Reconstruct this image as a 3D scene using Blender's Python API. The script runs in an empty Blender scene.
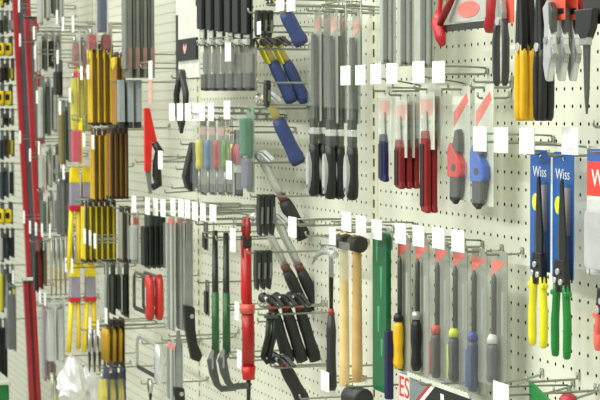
import bpy, math, random
import numpy as np
from mathutils import Vector, Matrix
random.seed(7)
I = 0.0254                       # everything is modelled in inches and linked in metres
ZF = 61.0                        # height of the pegboard's reference row above the floor
C = bpy.context.scene.collection
SC = bpy.context.scene

# ------------------------------------------------------------------ camera (one inch pegboard holes give the lens and the stand point)
FPX = 1818.1
YAW, PITCH, ROLL = math.radians(71.27), math.radians(2.76), math.radians(-0.18)
CAM = Vector((102.045, -47.923, -1.293))
FWD = Vector((-math.sin(YAW)*math.cos(PITCH), math.cos(YAW)*math.cos(PITCH), -math.sin(PITCH)))
_r = Vector((math.cos(YAW), math.sin(YAW), 0.0)); _u = _r.cross(FWD)
RT = _r*math.cos(ROLL) + _u*math.sin(ROLL)
UP = -_r*math.sin(ROLL) + _u*math.cos(ROLL)
def ray(u, v): return FWD*FPX + RT*(u-300) - UP*(v-200)
def at(u, v, d):
    "point seen at u,v that stands d inches in front of the pegboard"
    k = ray(u, v); t = (-d-CAM.y)/k.y
    return CAM + k*t
def at_x(u, v, X):
    k = ray(u, v); t = (X-CAM.x)/k.x
    return CAM + k*t
def W(p): return Vector((p[0]*I, p[1]*I, (p[2]+ZF)*I))
cd = bpy.data.cameras.new('camera'); cam = bpy.data.objects.new('camera', cd); C.objects.link(cam)
cd.sensor_width = 36; cd.lens = FPX/600*36; cd.clip_start = .05; cd.clip_end = 60
mw = Matrix((RT, UP, -FWD)).transposed().to_4x4(); mw.translation = W(CAM); cam.matrix_world = mw
SC.camera = cam
cd.dof.use_dof = True; cd.dof.focus_distance = 2.75; cd.dof.aperture_fstop = 24

# ------------------------------------------------------------------ materials
def lin(c): return tuple((x/255/12.92 if x/255 <= .04045 else ((x/255+.055)/1.055)**2.4) for x in c)
MATS = {}
def M(rgb, rough=.5, metal=0., var=.12, scale=25., alpha=1.):
    key = (rgb, rough, metal, var, alpha)
    if key in MATS: return MATS[key]
    m = bpy.data.materials.new('surface'); m.use_nodes = True; nt = m.node_tree
    b = nt.nodes['Principled BSDF']; b.inputs['Roughness'].default_value = rough; b.inputs['Metallic'].default_value = metal
    tc = nt.nodes.new('ShaderNodeTexCoord'); nz = nt.nodes.new('ShaderNodeTexNoise'); nz.inputs['Scale'].default_value = scale
    nt.links.new(tc.outputs['Object'], nz.inputs['Vector'])
    rp = nt.nodes.new('ShaderNodeValToRGB'); l = lin(rgb)
    rp.color_ramp.elements[0].position = .3; rp.color_ramp.elements[1].position = .7
    rp.color_ramp.elements[0].color = tuple(x*(1-var) for x in l)+(1,)
    rp.color_ramp.elements[1].color = tuple(min(1, x*(1+var)) for x in l)+(1,)
    nt.links.new(nz.outputs['Fac'], rp.inputs['Fac']); nt.links.new(rp.outputs['Color'], b.inputs['Base Color'])
    b.inputs['Alpha'].default_value = alpha
    MATS[key] = m
    return m
def clear():
    if 'clear' in MATS: return MATS['clear']
    m = bpy.data.materials.new('clear_plastic'); m.use_nodes = True; nt = m.node_tree; nt.nodes.clear()
    o = nt.nodes.new('ShaderNodeOutputMaterial'); mx = nt.nodes.new('ShaderNodeMixShader')
    t = nt.nodes.new('ShaderNodeBsdfTransparent'); t.inputs[0].default_value = (.93, .95, .94, 1)
    g = nt.nodes.new('ShaderNodeBsdfPrincipled'); g.inputs['Roughness'].default_value = .18; g.inputs['Base Color'].default_value = (.75, .77, .74, 1)
    n = nt.nodes.new('ShaderNodeTexNoise'); n.inputs['Scale'].default_value = 40
    bp = nt.nodes.new('ShaderNodeBump'); bp.inputs['Strength'].default_value = .25
    nt.links.new(n.outputs['Fac'], bp.inputs['Height']); nt.links.new(bp.outputs['Normal'], g.inputs['Normal'])
    mx.inputs[0].default_value = .13
    nt.links.new(t.outputs[0], mx.inputs[1]); nt.links.new(g.outputs[0], mx.inputs[2]); nt.links.new(mx.outputs[0], o.inputs[0])
    MATS['clear'] = m; return m
def label_paper():
    if 'lp' in MATS: return MATS['lp']
    m = bpy.data.materials.new('label_paper'); m.use_nodes = True; nt = m.node_tree
    b = nt.nodes['Principled BSDF']; b.inputs['Roughness'].default_value = .35
    tc = nt.nodes.new('ShaderNodeTexCoord'); sp = nt.nodes.new('ShaderNodeSeparateXYZ'); nt.links.new(tc.outputs['Generated'], sp.inputs[0])
    def mth(op, a, bb):
        n = nt.nodes.new('ShaderNodeMath'); n.operation = op
        for k, x in enumerate((a, bb)):
            if isinstance(x, (int, float)): n.inputs[k].default_value = x
            else: nt.links.new(x, n.inputs[k])
        return n.outputs[0]
    band = mth('MULTIPLY', mth('COMPARE', sp.outputs['Z'], .2), 1)
    band.node.inputs[0].links[0].from_node.inputs[2].default_value = .07
    bx = mth('COMPARE', sp.outputs['X'], .55); bx.node.inputs[2].default_value = .25
    fac = mth('MULTIPLY', mth('MULTIPLY', band, bx), .45)
    mx = nt.nodes.new('ShaderNodeMix'); mx.data_type = 'RGBA'; nt.links.new(fac, mx.inputs[0])
    mx.inputs[6].default_value = (.93, .94, .92, 1); mx.inputs[7].default_value = (.45, .46, .45, 1)
    nt.links.new(mx.outputs[2], b.inputs['Base Color'])
    MATS['lp'] = m; return m
STEEL = M((172, 176, 172), .3, .5); CHROME = M((214, 218, 216), .22, .55); DSTEEL = M((88, 92, 88), .4, .6)
GALV = M((148, 154, 140), .35, .7); BLACK = M((24, 26, 24), .45); BLK2 = M((40, 42, 40), .5); GREY = M((120, 124, 120), .5)
LGREY = M((178, 182, 172), .5); PALE = M((206, 210, 196), .5); WHITE = M((236, 238, 234), .45); RED = M((196, 28, 28), .4)
DRED = M((128, 16, 20), .45); YEL = M((240, 214, 24), .4); OCHRE = M((196, 152, 22), .5); BROWN = M((92, 50, 16), .55)
NAVY = M((22, 28, 72), .5); BLUE = M((34, 84, 186), .45); HBLUE = M((54, 70, 122), .55); GREEN = M((16, 118, 62), .4)
BGREEN = M((18, 122, 50), .4); LIME = M((216, 222, 40), .4); WOOD = M((224, 198, 138), .6); WOOD2 = M((200, 164, 104), .6)
PINK = M((226, 118, 108), .5); PPINK = M((220, 168, 156), .5); MAG = M((216, 30, 84), .45); LILAC = M((150, 146, 160), .5)
OLIVE = M((132, 118, 62), .5); BEIGE = M((180, 172, 134), .55); ROSE = M((150, 92, 96), .5)

# ------------------------------------------------------------------ mesh helpers
class MB:
    def __init__(s): s.v = []; s.f = []; s.sm = []
    def add(s, vs, fs, smooth=False):
        o = len(s.v); s.v += [tuple(x) for x in vs]; s.f += [tuple(i+o for i in f) for f in fs]; s.sm += [smooth]*len(fs); return s
    def box(s, c, d):
        x, y, z = c; a, b, e = d[0]/2, d[1]/2, d[2]/2
        vs = [(x+i*a, y+j*b, z+k*e) for i in (-1, 1) for j in (-1, 1) for k in (-1, 1)]
        return s.add(vs, [(0, 1, 3, 2), (4, 6, 7, 5), (0, 4, 5, 1), (2, 3, 7, 6), (0, 2, 6, 4), (1, 5, 7, 3)])
    def prism(s, pts, y0, y1):
        n = len(pts); ar = sum(pts[i][0]*pts[(i+1) % n][1]-pts[(i+1) % n][0]*pts[i][1] for i in range(n))
        if ar < 0: pts = pts[::-1]
        vs = [(p[0], y0, p[1]) for p in pts]+[(p[0], y1, p[1]) for p in pts]
        return s.add(vs, [tuple(range(n)), tuple(range(2*n-1, n-1, -1))]+[(i, i+n, (i+1) % n+n, (i+1) % n) for i in range(n)])
    def prismx(s, pts, x0, x1):      # outline in y,z
        m = MB().prism(pts, 0, 1)
        return s.add([(x1 if q[1] < .5 else x0, q[0], q[2]) for q in m.v], m.f)
    def tube(s, path, r, n=8, smooth=True):
        P = [Vector(p) for p in path]; rings = []
        ref = Vector((0, 1, 0))
        T = [(P[min(i+1, len(P)-1)]-P[max(i-1, 0)]).normalized() for i in range(len(P))]
        if max(abs(t.y) for t in T) > .9: ref = Vector((1, 0, 0))
        if max(abs(t.dot(ref)) for t in T) > .95: ref = Vector((.31, .2, .93)).normalized()
        vs = []
        for i, p in enumerate(P):
            a = T[i].cross(ref).normalized(); b = a.cross(T[i]).normalized()
            q = r[i] if isinstance(r, (list, tuple)) else r
            ra, rb = q if isinstance(q, (list, tuple)) else (q, q)
            for k in range(n):
                t = 2*math.pi*k/n; vs.append(p + a*(ra*math.cos(t)) + b*(rb*math.sin(t)))
        fs = []
        for i in range(len(P)-1):
            for k in range(n):
                fs.append((i*n+k, i*n+(k+1) % n, (i+1)*n+(k+1) % n, (i+1)*n+k))
        s.add(vs, fs, smooth)
        o = len(s.v)-len(vs)
        s.f += [tuple(o+k for k in range(n-1, -1, -1)), tuple(o+(len(P)-1)*n+k for k in range(n))]; s.sm += [False, False]
        return s
    def build(s, name, mat, parent=None, bevel=0.):
        me = bpy.data.meshes.new(name); me.from_pydata([(x*I, y*I, z*I) for x, y, z in s.v], [], s.f); me.update()
        me.polygons.foreach_set('use_smooth', s.sm)
        import bmesh
        bm = bmesh.new(); bm.from_mesh(me); bmesh.ops.recalc_face_normals(bm, faces=bm.faces); bm.to_mesh(me); bm.free()
        me.materials.append(mat); o = bpy.data.objects.new(name, me); C.objects.link(o)
        if parent: o.parent = parent
        if bevel:
            b = o.modifiers.new('bevel', 'BEVEL'); b.width = bevel*I; b.segments = 2; b.limit_method = 'ANGLE'
        return o
def thing(name):
    o = bpy.data.objects.new(name, None); C.objects.link(o); o.empty_display_size = .02; return o
def tag(o, label, cat, group=None):
    o['label'] = label; o['category'] = cat
    if group: o['group'] = group
    return o
def dup(root):
    r = root.copy(); C.objects.link(r)
    for ch in list(root.children):
        c = ch.copy(); C.objects.link(c); c.parent = r
        for g in list(ch.children):
            e = g.copy(); C.objects.link(e); e.parent = c
    return r
def struct(o): o['kind'] = 'structure'; return o
def rect(x0, z0, x1, z1): return [(x0, z0), (x1, z0), (x1, z1), (x0, z1)]
def ell(cx, cz, a, b, n=16): return [(cx+a*math.cos(2*math.pi*k/n), cz+b*math.sin(2*math.pi*k/n)) for k in range(n)]
def rrect(x0, z0, x1, z1, r):
    p = []
    for cx, cz, t0 in ((x1-r, z1-r, 0), (x0+r, z1-r, 90), (x0+r, z0+r, 180), (x1-r, z0+r, 270)):
        for k in range(4):
            t = math.radians(t0+30*k); p.append((cx+r*math.cos(t), cz+r*math.sin(t)))
    return p
def text_mesh(txt, size, name, mat, parent, loc):
    cu = bpy.data.curves.new('lettering', 'FONT'); cu.body = txt; cu.size = size*I; cu.extrude = .005*I; cu.align_x = 'CENTER'
    t = bpy.data.objects.new('lettering', cu); C.objects.link(t)
    me = bpy.data.meshes.new_from_object(t.evaluated_get(bpy.context.evaluated_depsgraph_get()))
    bpy.data.objects.remove(t)
    o = bpy.data.objects.new(name, me); C.objects.link(o); me.materials.clear(); me.materials.append(mat)
    o.rotation_euler = (math.pi/2, 0, 0); o.location = Vector(loc)*I; o.parent = parent
    return o

# ------------------------------------------------------------------ setting
BOARD = M((222, 225, 207), .55, 0, .03, 3)
def pegboard(x0, x1, z0, z1):
    r = .115; oct_ = [(math.cos(math.pi*k/4), math.sin(math.pi*k/4)) for k in range(8)]
    outer = [(.5, 0), (.5, .5), (0, .5), (-.5, .5), (-.5, 0), (-.5, -.5), (0, -.5), (.5, -.5)]
    xs = np.arange(math.ceil(x0+.3), math.floor(x1-.3)+1); zs = np.arange(z0, z1)
    tmpl = np.array([(a, 0, b) for a, b in outer]+[(r*a, 0, r*b) for a, b in oct_]+[(r*a, .25, r*b) for a, b in oct_])
    ft = np.array([(k, (k+1) % 8, 8+(k+1) % 8, 8+k) for k in range(8)]+[(8+k, 8+(k+1) % 8, 16+(k+1) % 8, 16+k) for k in range(8)])
    g = np.array([(x, 0, z) for x in xs for z in zs], float)
    V = (g[:, None, :]+tmpl[None]).reshape(-1, 3); F = (ft[None]+(np.arange(len(g))*24)[:, None, None]).reshape(-1, 4)
    # plain margins left and right of the drilled field
    ex = []
    for a, b in ((x0, xs[0]-.5), (xs[-1]+.5, x1)):
        if b <= a: continue
        o = len(V); V = np.concatenate([V, np.array([(a, 0, z0-.5), (b, 0, z0-.5), (b, 0, zs[-1]+.5), (a, 0, zs[-1]+.5)])])
        F = np.concatenate([F, np.array([(o, o+1, o+2, o+3)])])
    V = V*I; V[:, 2] += ZF*I
    me = bpy.data.meshes.new('wall_back'); me.vertices.add(len(V)); me.vertices.foreach_set('co', V.ravel())
    me.loops.add(F.size); me.loops.foreach_set('vertex_index', F.ravel().astype(np.int32))
    me.polygons.add(len(F)); me.polygons.foreach_set('loop_start', np.arange(len(F), dtype=np.int32)*4)
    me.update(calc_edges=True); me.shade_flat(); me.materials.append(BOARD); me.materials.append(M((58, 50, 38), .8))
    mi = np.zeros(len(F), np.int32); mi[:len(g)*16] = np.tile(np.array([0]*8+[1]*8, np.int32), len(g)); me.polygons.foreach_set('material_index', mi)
    o = bpy.data.objects.new('wall_back', me); C.objects.link(o); return struct(o)
UPX = [25.7, -22.3, -70.3, -118.3, -166.3]
Z0, Z1 = -47, 18
edges = [47.0]+UPX+[-205.0]
for a, b in zip(edges[:-1], edges[1:]):
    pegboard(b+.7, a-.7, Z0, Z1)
def flat(name, c, d, mat):
    m = MB(); m.box((c[0], c[1], c[2]+ZF), d); return struct(m.build(name, mat))
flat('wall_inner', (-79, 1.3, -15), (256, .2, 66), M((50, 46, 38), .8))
flat('wall_upper', (-79, .13, 20.8), (256, .25, 6.5), BOARD)
flat('wall_lower', (-79, .13, -54), (256, .25, 13.0), BOARD)
k = 0
for ux in UPX:
    k += 1; m = MB(); w = .8; sw = .2; sh = .3
    for x0, x1 in ((ux-w, ux-sw), (ux+sw, ux+w)): m.box(((x0+x1)/2, -.03, -15), (x1-x0, .06, 66))
    for z in range(Z0, Z1): m.box((ux, -.03, z+.5), (2*sw, .06, 1-2*sh))
    m.v = [(a, b, c+ZF) for a, b, c in m.v]; struct(m.build('trim_%d' % k, M((222, 222, 196), .4, 0, .03)))
flat('floor', (-60, -60, -ZF-.5), (420, 240, 1), M((150, 146, 134), .35, 0, .1, 4))
flat('trim_6', (-79, -8, -58.2), (256, 16, 5.5), M((196, 194, 180), .4))
flat('ceiling', (-60, -60, 66), (420, 240, 1), M((226, 226, 220), .8))

# ------------------------------------------------------------------ hooks
NAMES = {}
def hook(X, z, L, label, group=None, lab=None, tip=.35, rise=.0, labsize=(1.9, 1.35), two=False, arm=True):
    r = thing('peg_hook'); r.location = W((X, 0, z)); tag(r, label, 'hook', group)
    xs = (-.45, .45) if two else (0,)
    m = MB(); nr = max(3, int(L/.25))
    for x in xs:
        m.tube([(x, .16, .35), (x, -.1, .34), (x, -.16, .2), (x, -.17, 0.06), (x, -.3, 0)]+[(x, -.3-(L-.4)*j/nr, rise*(.3+(L-.4)*j/nr)) for j in range(1, nr)]+[(x, -L+.1, rise*L), (x, -L, rise*L+.08), (x, -L-.04, rise*L+tip)], .075, 6)
    m.build('prong', GALV, r)
    MB().box((0, -.11, .2), (.34+(.9 if two else 0), .07, .4)).build('back_plate', M((186, 190, 178), .4, .4), r)
    if lab is not None:
        u, v = lab; p = at(u, v, L+.25); dx = p.x-X; dz = p.z-z
        if arm:
            zz = max(.5, dz-.2) if dz < 1.2 else .5
            MB().tube([(0, -.15, .4), (0, -L*.5, .45+(zz-.45)*.5), (0, -L-.1, zz), (dx*.5, -L-.17, zz), (dx, -L-.19, zz-.06), (dx, -L-.19, dz-.2)], .06, 6).build('label_arm', GALV, r)
        w, h = labsize
        MB().box((dx, -L-.25, dz), (w, .05, h)).build('price_label', label_paper(), r)
    return r
ORD = {2: ['front', 'rear'], 3: ['front', 'middle', 'rear'], 4: ['front', 'second', 'third', 'rear'],
       5: ['front', 'second', 'middle', 'fourth', 'rear'], 6: ['front', 'second', 'third', 'fourth', 'fifth', 'rear'],
       7: ['front', 'second', 'third', 'fourth', 'fifth', 'sixth', 'rear'], 8: ['front', 'second', 'third', 'fourth', 'fifth', 'sixth', 'seventh', 'rear']}
def px_in(u, v, d): return (at(u, v, d)-at(u, v+1, d)).length**-1
def hook_words(b):
    w = b.split()
    if len(w) > 13: w = b.split(',')[0].split()[:13]
    return ' '.join((['wire', 'hook', 'carrying', 'the'] if len(w) <= 12 else ['hook', 'of', 'the'])+w)
def stack(make, u, v0, v1, d, label, cat, n=1, dpx=8, group=None, lab=None, hk=None, labsize=None, top=.35, rot=(0, 0, 0), hz=.14, extra=.85, two=False, arm=True):
    """hang n copies of one kind on one hook; u,v0 is where the front one's top shows, v1 its bottom"""
    p = at(u, v0, d); h = (v0 and p.z or p.z)-at(u, v1, d).z
    p.z -= top
    r0 = make(h); s = px_in(u, v0, d); dy = dpx/(s*.96)
    for k in range(n):
        r = r0 if k == 0 else dup(r0)
        r.location = W((p.x+(random.uniform(-.06, .06) if k else 0), p.y+k*dy, p.z)); r.rotation_euler = tuple(math.radians(a) for a in rot)
        tag(r, label.format(ORD[n][k]) if n > 1 else label, cat, group or (label.replace('{} of the ', '').replace('{} ', '') if n > 1 else None))
    base = label.replace('{} of the ', '').replace('{} ', '')
    if hk is None: hk = hook_words(base)
    if hk: hook(p.x, p.z+hz, d+extra, hk, None, lab, labsize=labsize or (1.9, 1.35), two=two, arm=arm)
    return r0

# ------------------------------------------------------------------ makers (hang hole at the origin, front towards -y)
def card(parent, w, h, mat, t=.05, top=.35, name='card'):
    m = MB(); a = .17; b = .12
    for s in (-1, 1):
        m.prism([(0, top), (s*w/2*.8, top), (s*w/2, top-.25), (s*w/2, top-h), (0, top-h), (0, -a), (s*b, -b), (s*a, 0), (s*b, b), (0, a)], 0, t)
    return m.build(name, mat, parent)
def patch(parent, pts, mat, y=-.012, name='printed_patch'): return MB().prism(pts, y, y+.01).build(name, mat, parent)
def bubble(parent, x0, z0, x1, z1, dep=.55, name='blister'):
    m = MB(); i = min(.12, (x1-x0)*.2)
    a = rrect(x0, z0, x1, z1, .12); b = rrect(x0+i, z0+i, x1-i, z1-i, .08); n = len(a)
    vs = [(x, -.005, z) for x, z in a]+[(x, -dep, z) for x, z in b]
    m.add(vs, [tuple(range(n, 2*n))]+[(k, (k+1) % n, n+(k+1) % n, n+k) for k in range(n)])
    return m.build(name, clear(), parent)
def grip_profile(z0, z1, rx, ry, y=-.3, n=9, x=0):
    P = []; R = []
    for i in range(n):
        t = i/(n-1); f = .72+.28*math.sin(math.pi*min(1, t*1.25+.1))**1 if t < .75 else .9+.12*math.sin((t-.75)*12)
        if i in (0, n-1): f *= .75
        P.append((x, y, z0+(z1-z0)*t)); R.append((rx*f, ry*f))
    return P, R
def driver_pack(gmat, cmat, smat=DSTEEL, w=2.25, handle=.42, stripe=None, bub=True):
    def mk(h):
        r = thing('screwdriver_pack'); card(r, w, h, M((146, 150, 136), .5))
        zt = .35-h; zc = zt+h*handle
        patch(r, [(-w/2+.1, -.25), (w/2-.15, -.25), (-w/2+.1, -1.25)], PINK, name='printed_logo')
        patch(r, [(-w/2+.15, -1.9), (-w/2+.5, -1.9), (-w/2+.5, zc), (-w/2+.15, zc)], M((96, 100, 92), .5), name='printed_panel')
        patch(r, [(w/2-.75, -2.1), (w/2-.5, -2.1), (w/2-.5, zc), (w/2-.75, zc)], LGREY, name='printed_text_strip')
        sh = MB(); sh.tube([(0, -.32, -1.0), (0, -.32, -1.3), (0, -.32, zc)], [.04, .17, .17], 8).build('shaft', smat, r)
        P, R = grip_profile(zc-.45, zt+.25, .42, .36, -.42); g = MB().tube(P, R, 12).build('handle', gmat, r)
        MB().tube([(0, -.42, zc+.05), (0, -.42, zc-.2), (0, -.42, zc-.5)], [.2, .33, .34], 12).build('collar', cmat, r)
        if stripe:
            MB().box((-.3, -.6, (zc+zt)/2-.3), (.28, .3, (zc-zt)*.6)).build('grip_inlay', stripe, g, .05)
        if bub: bubble(r, -w/2+.1, zt+.1, w/2-.1, -.75, .95)
        return r
    return mk
def saw_pack(gmat, w=2.4, hfrac=.45, emat=None, logo=PPINK):
    def mk(h):
        r = thing('jab_saw_pack'); card(r, w, h*(1-hfrac)+.8, PALE); zc = .35-h*(1-hfrac); zt = .35-h
        patch(r, rect(-w/2+.2, -1.5, w/2-.3, -.5), logo, name='printed_logo')
        patch(r, [(-w/2+.2, -1.7), (w/2-.3, -1.9), (-w/2+.2, -2.4)], LGREY, name='printed_panel')
        MB().prism([(-.2, -1.2), (.2, -1.2), (.35, zc), (-.3, zc)], -.18, -.12).build('saw_blade', M((186, 184, 172), .45), r)
        g = MB().prism([(-.3, zc+.4), (.4, zc+.4), (.62, zc-.3), (.62, zt+.5), (.75, zt+.1), (.55, zt), (-.25, zt+.1), (-.45, zt+.6), (-.42, zc-.5)], -.34, .06).build('handle', gmat, r, .1)
        MB().box((.02, -.36, (zc+zt)/2), (.6, .08, (zc-zt)*.82)).build('grip_inlay', emat or M((40, 12, 14), .5), g, .03)
        bubble(r, -w/2+.15, zc-.2, w/2-.15, -.3, .4)
        return r
    return mk
def blade_pack(name, w, mats, logo=None, cmat=PALE, n=1, tipmat=None, ends=BLK2, endlen=.0, toplen=0., topmat=BLACK, bub=True, bname='blade'):
    "flat long tools on a card: strips of steel, sometimes with dark ends"
    def mk(h):
        r = thing(name); card(r, w, h, cmat)
        if logo: patch(r, [(-w/2+.1, -.2), (w/2-.1, -.2), (w/2-.1, -.8), (-w/2+.1, -1.3)], logo, name='printed_logo')
        for i in range(n):
            x = (i-(n-1)/2)*w/n*.9; bw = w/n*.62
            MB().prism([(x-bw/2, -.6-toplen), (x+bw/2, -.6-toplen), (x+bw/2, .45-h+endlen), (x-bw/2, .6-h+endlen)], -.2, -.1).build(bname, mats[i % len(mats)], r)
            if endlen: MB().box((x, -.22, .4-h+endlen/2), (bw*1.1, .34, endlen)).build('grip', ends, r, .06)
            if toplen: MB().box((x, -.22, -.5-toplen/2), (bw*1.1, .34, toplen)).build('handle', topmat, r, .06)
        if bub: bubble(r, -w/2+.08, .5-h, w/2-.08, -.4, .5)
        return r
    return mk
def knife_pack(bmat, w=2.7):
    def mk(h):
        r = thing('blister_pack'); card(r, w, h, PALE)
        patch(r, [(-w/2+.2, -1.3), (w/2-.5, -.1), (w/2-.2, -.6), (-w/2+.2, -2.3)], PINK, name='printed_logo')
        z = .35-h*.6; zb = .35-h*.8
        b = MB().prism([(-1.05, z+.3), (-.7, z+.75), (.95, z-.5), (1.05, zb+.25), (.6, zb), (-1.05, zb)], -.5, -.05).build('cutter_body', bmat, r, .06)
        MB().prism(ell(0, (z+zb)/2-.1, .28, .22, 8), -.56, -.5).build('thumb_button', BLK2, b)
        MB().prism([(-.6, z+.15), (-.1, z+1.5), (.45, z+1.6), (.6, z+.2)], -.42, -.1).build('cutter_neck', DSTEEL, r, .05)
        MB().prism([(-.9, zb), (.85, zb), (.6, zb-1.0), (-.2, zb-1.7), (-.9, zb-1.4)], -.4, -.08).build('blade_guard', BLK2, r, .05)
        bubble(r, -w/2+.1, .45-h, w/2-.1, -.8, .75)
        return r
    return mk
def snips(gmat, gmat2=None, card_mat=None, w=2.5, cardfrac=.62, bolts=True, neck=BLACK):
    "aviation snips hanging jaws up, two slightly bowed grips below"
    def mk(h):
        r = thing('aviation_snips')
        if card_mat:
            card(r, w, h*cardfrac, card_mat)
            text_mesh('Wiss', .85, 'printed_logo', WHITE, r, (0, -.015, -1.15))
            patch(r, ell(-.55, -2.6, .42, .5), LIME, name='printed_dot')
            patch(r, rect(.15, -4.2, .9, -1.6), LILAC, name='printed_panel')
        y = -.45
        z0 = -1.3; zp = .35-h*.6; zh = .35-h*.68; zb = .35-h
        m = MB(); m.prism([(-.05, z0), (.2, z0+.2), (.62, zp+1.9), (.55, zp+.3), (-.1, zp+.3)], y-.1, y+.02); m.build('jaw', M((44, 48, 46), .35, .5), r)
        m = MB(); m.prism([(-.2, z0+.1), (.02, z0), (.15, zp+.3), (-.5, zp+.3), (-.6, zp+1.9)], y+.02, y+.14); m.build('jaw', M((96, 100, 100), .3, .7), r)
        MB().prism([(-.55, zp+.9), (.55, zp+.9), (.7, zp-.1), (.8, zh), (.2, zh), (0, zh+.5), (-.2, zh), (-.8, zh), (-.7, zp-.1)], y-.16, y+.2).build('pivot_plate', neck, r, .05)
        if bolts:
            for x, z in ((0, zp+.25), (-.36, zp-.25), (.36, zp-.3)):
                MB().tube([(x, y-.16, z), (x, y-.3, z)], .17, 10).build('bolt', CHROME, r)
        for s, gm in ((-1, gmat), (1, gmat2 or gmat)):
            P = [(s*.55, y, zh+.45), (s*.57, y, zh), (s*.6, y, zh-.4), (s*.66, y, zh-1.0), (s*.72, y, (zh+zb)/2+.4), (s*.74, y, (zh+zb)/2), (s*.72, y, zb+.6), (s*.68, y, zb+.1), (s*.68, y, zb)]
            hb = MB().tube(P, [(.2, .2), (.27, .22), (.25, .22), (.25, .22), (.27, .23), (.29, .23), (.3, .23), (.26, .2), (.14, .12)], 10).build('handle', gm, r)
            MB().box((s*.76, y-.02, zh-.05), (.4, .42, .3)).build('finger_stop', gm, hb, .08)
        if card_mat:
            for ch in r.children:                 # the tool is tied towards the right side of its card
                if ch.name.split('.')[0] in ('jaw', 'pivot_plate', 'bolt', 'handle'): ch.location.x = .75*I
        return r
    return mk
def pliers(gmat, headmat=BLACK, name='pliers', sep=.34, rg=.27, jawfrac=.28, card_mat=None, up=True):
    def mk(h):
        r = thing(name); y = -.3
        zj = .35-h*jawfrac; zb = .35-h
        if card_mat: card(r, 1.9, h*.3+.4, card_mat)
        else: MB().tube([(0, .02, .08), (0, -.1, -.1), (0, -.25, -.35)], .05, 6).build('hang_tie', BLK2, r)
        for s in (-1, 1):
            MB().prism([(s*.03, -.25), (s*.24, -.35), (s*.45, zj+.5), (s*.4, zj-.2), (s*.02, zj)], y-.17, y+.17).build('jaw', headmat, r, .04)
            P = [(s*sep*.8, y, zj+.15), (s*sep, y, zj-.5), (s*sep*1.2, y, (zj+zb)/2+.8), (s*sep*1.15, y, (zj+zb)/2-1), (s*sep, y, zb+.2), (s*sep, y, zb)]
            MB().tube(P, [(rg*.7, .2), (rg, .22), (rg, .24), (rg, .24), (rg*.95, .22), (rg*.5, .12)], 10).build('handle', gmat, r)
        MB().tube([(0, y-.17, zj+.05), (0, y-.26, zj+.05)], .24, 12).build('pivot', CHROME, r)
        return r
    return mk
def locking_pliers(h):
    r = thing('locking_pliers'); y = -.35; card(r, 2.0, 2.2, M((226, 92, 70), .45)); z = -1.2; zb = .35-h
    patch(r, rect(-.9, -1.55, .9, -1.25), BLACK, name='printed_bar')
    MB().prism([(-.5, z), (.1, z+.5), (.2, z-.9), (.45, z-1.6), (-.35, z-1.8), (-.3, z-.9)], y-.2, y+.2).build('jaw', CHROME, r, .06)
    MB().prism([(.25, z+.3), (.6, z-.2), (.5, z-1.3), (.25, z-1.1)], y-.18, y+.18).build('jaw', DSTEEL, r, .05)
    MB().prism([(-.38, z-1.7), (.4, z-1.5), (.5, z-2.6), (.3, zb+.8), (.05, zb), (-.15, zb+.1), (-.42, z-3)], y-.22, y+.22).build('handle', CHROME, r, .1)
    MB().prism([(.45, z-1.9), (.75, z-2.4), (.62, zb+1.4), (.4, zb+1.0), (.5, z-2.8)], y-.15, y+.15).build('release_lever', STEEL, r, .06)
    MB().tube([(0, y-.22, z-1.7), (0, y-.3, z-1.7)], .2, 10).build('rivet', STEEL, r)
    return r
def shears(h):
    r = thing('tin_snips'); y = -.3; zb = .35-h; card(r, 2.2, h*.36, BLK2)
    patch(r, rect(-1.0, -.6, 1.0, .15), M((226, 92, 70), .45), name='printed_band')
    MB().prism([(-1.0, -1.4), (1.0, -1.4), (.8, -h*.34), (.35, -h*.42), (-.3, -h*.42), (-.8, -h*.34)], y-.25, y+.15).build('grip_block', BLACK, r, .06)
    MB().prism([(-.32, -h*.4), (.35, -h*.4), (.22, zb+1), (.06, zb), (-.1, zb+.8)], y-.1, y+.02).build('blade', DSTEEL, r)
    MB().box((0, y-.1, -h*.43), (.9, .3, .4)).build('clamp_ring', STEEL, r, .05)
    return r
def hacksaw(Wd, fmat, hmat, cardmat=None, bl=BLK2, hw=.42):
    "frame in the x,z plane, handle at the right, origin at the middle of the top bar"
    def mk(h):
        r = thing('hacksaw'); z0 = 0; z1 = -h+.6; a = -Wd/2; b = Wd/2
        MB().tube([(b, 0, z0-.1), (b-.4, 0, z0), (a+.7, 0, z0-.02), (a+.15, 0, z0-.4), (a, 0, z0-1.0), (a, 0, z1+.3), (a+.02, 0, z1)], (.16), 8).build('frame', fmat, r)
        MB().box(((a+b)/2, 0, z1), (Wd, .06, .42)).build('blade', bl, r)
        m = MB(); m.tube([(b-.1, 0, z0+.12), (b+.1, 0, z0-.4), (b+.32, 0, -h*.5), (b+.3, 0, z1+.3), (b, 0, z1-.25), (b-.1, 0, z1-.5)], [(hw*.6, .35), (hw, .42), (hw*.9, .42), (hw*.95, .42), (hw, .4), (hw*.5, .25)], 12)
        hd = m.build('handle', hmat, r)
        MB().box((b+.24, -.4, -h*.45), (.22, .1, h*.45)).build('grip_inlay', LGREY if hmat != CHROME else STEEL, hd, .04)
        if cardmat:
            MB().prism([(a+.5, -.3), (b-.3, -.3), (b-.3, z1+.3), (a+1.0, z1+.35)], .2, .25).build('card', cardmat, r)
            MB().prism(ell((a+b)/2+.2, z1*.55, Wd*.22, .5), .17, .2).build('printed_logo', PINK, r)
        return r
    return mk
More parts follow.
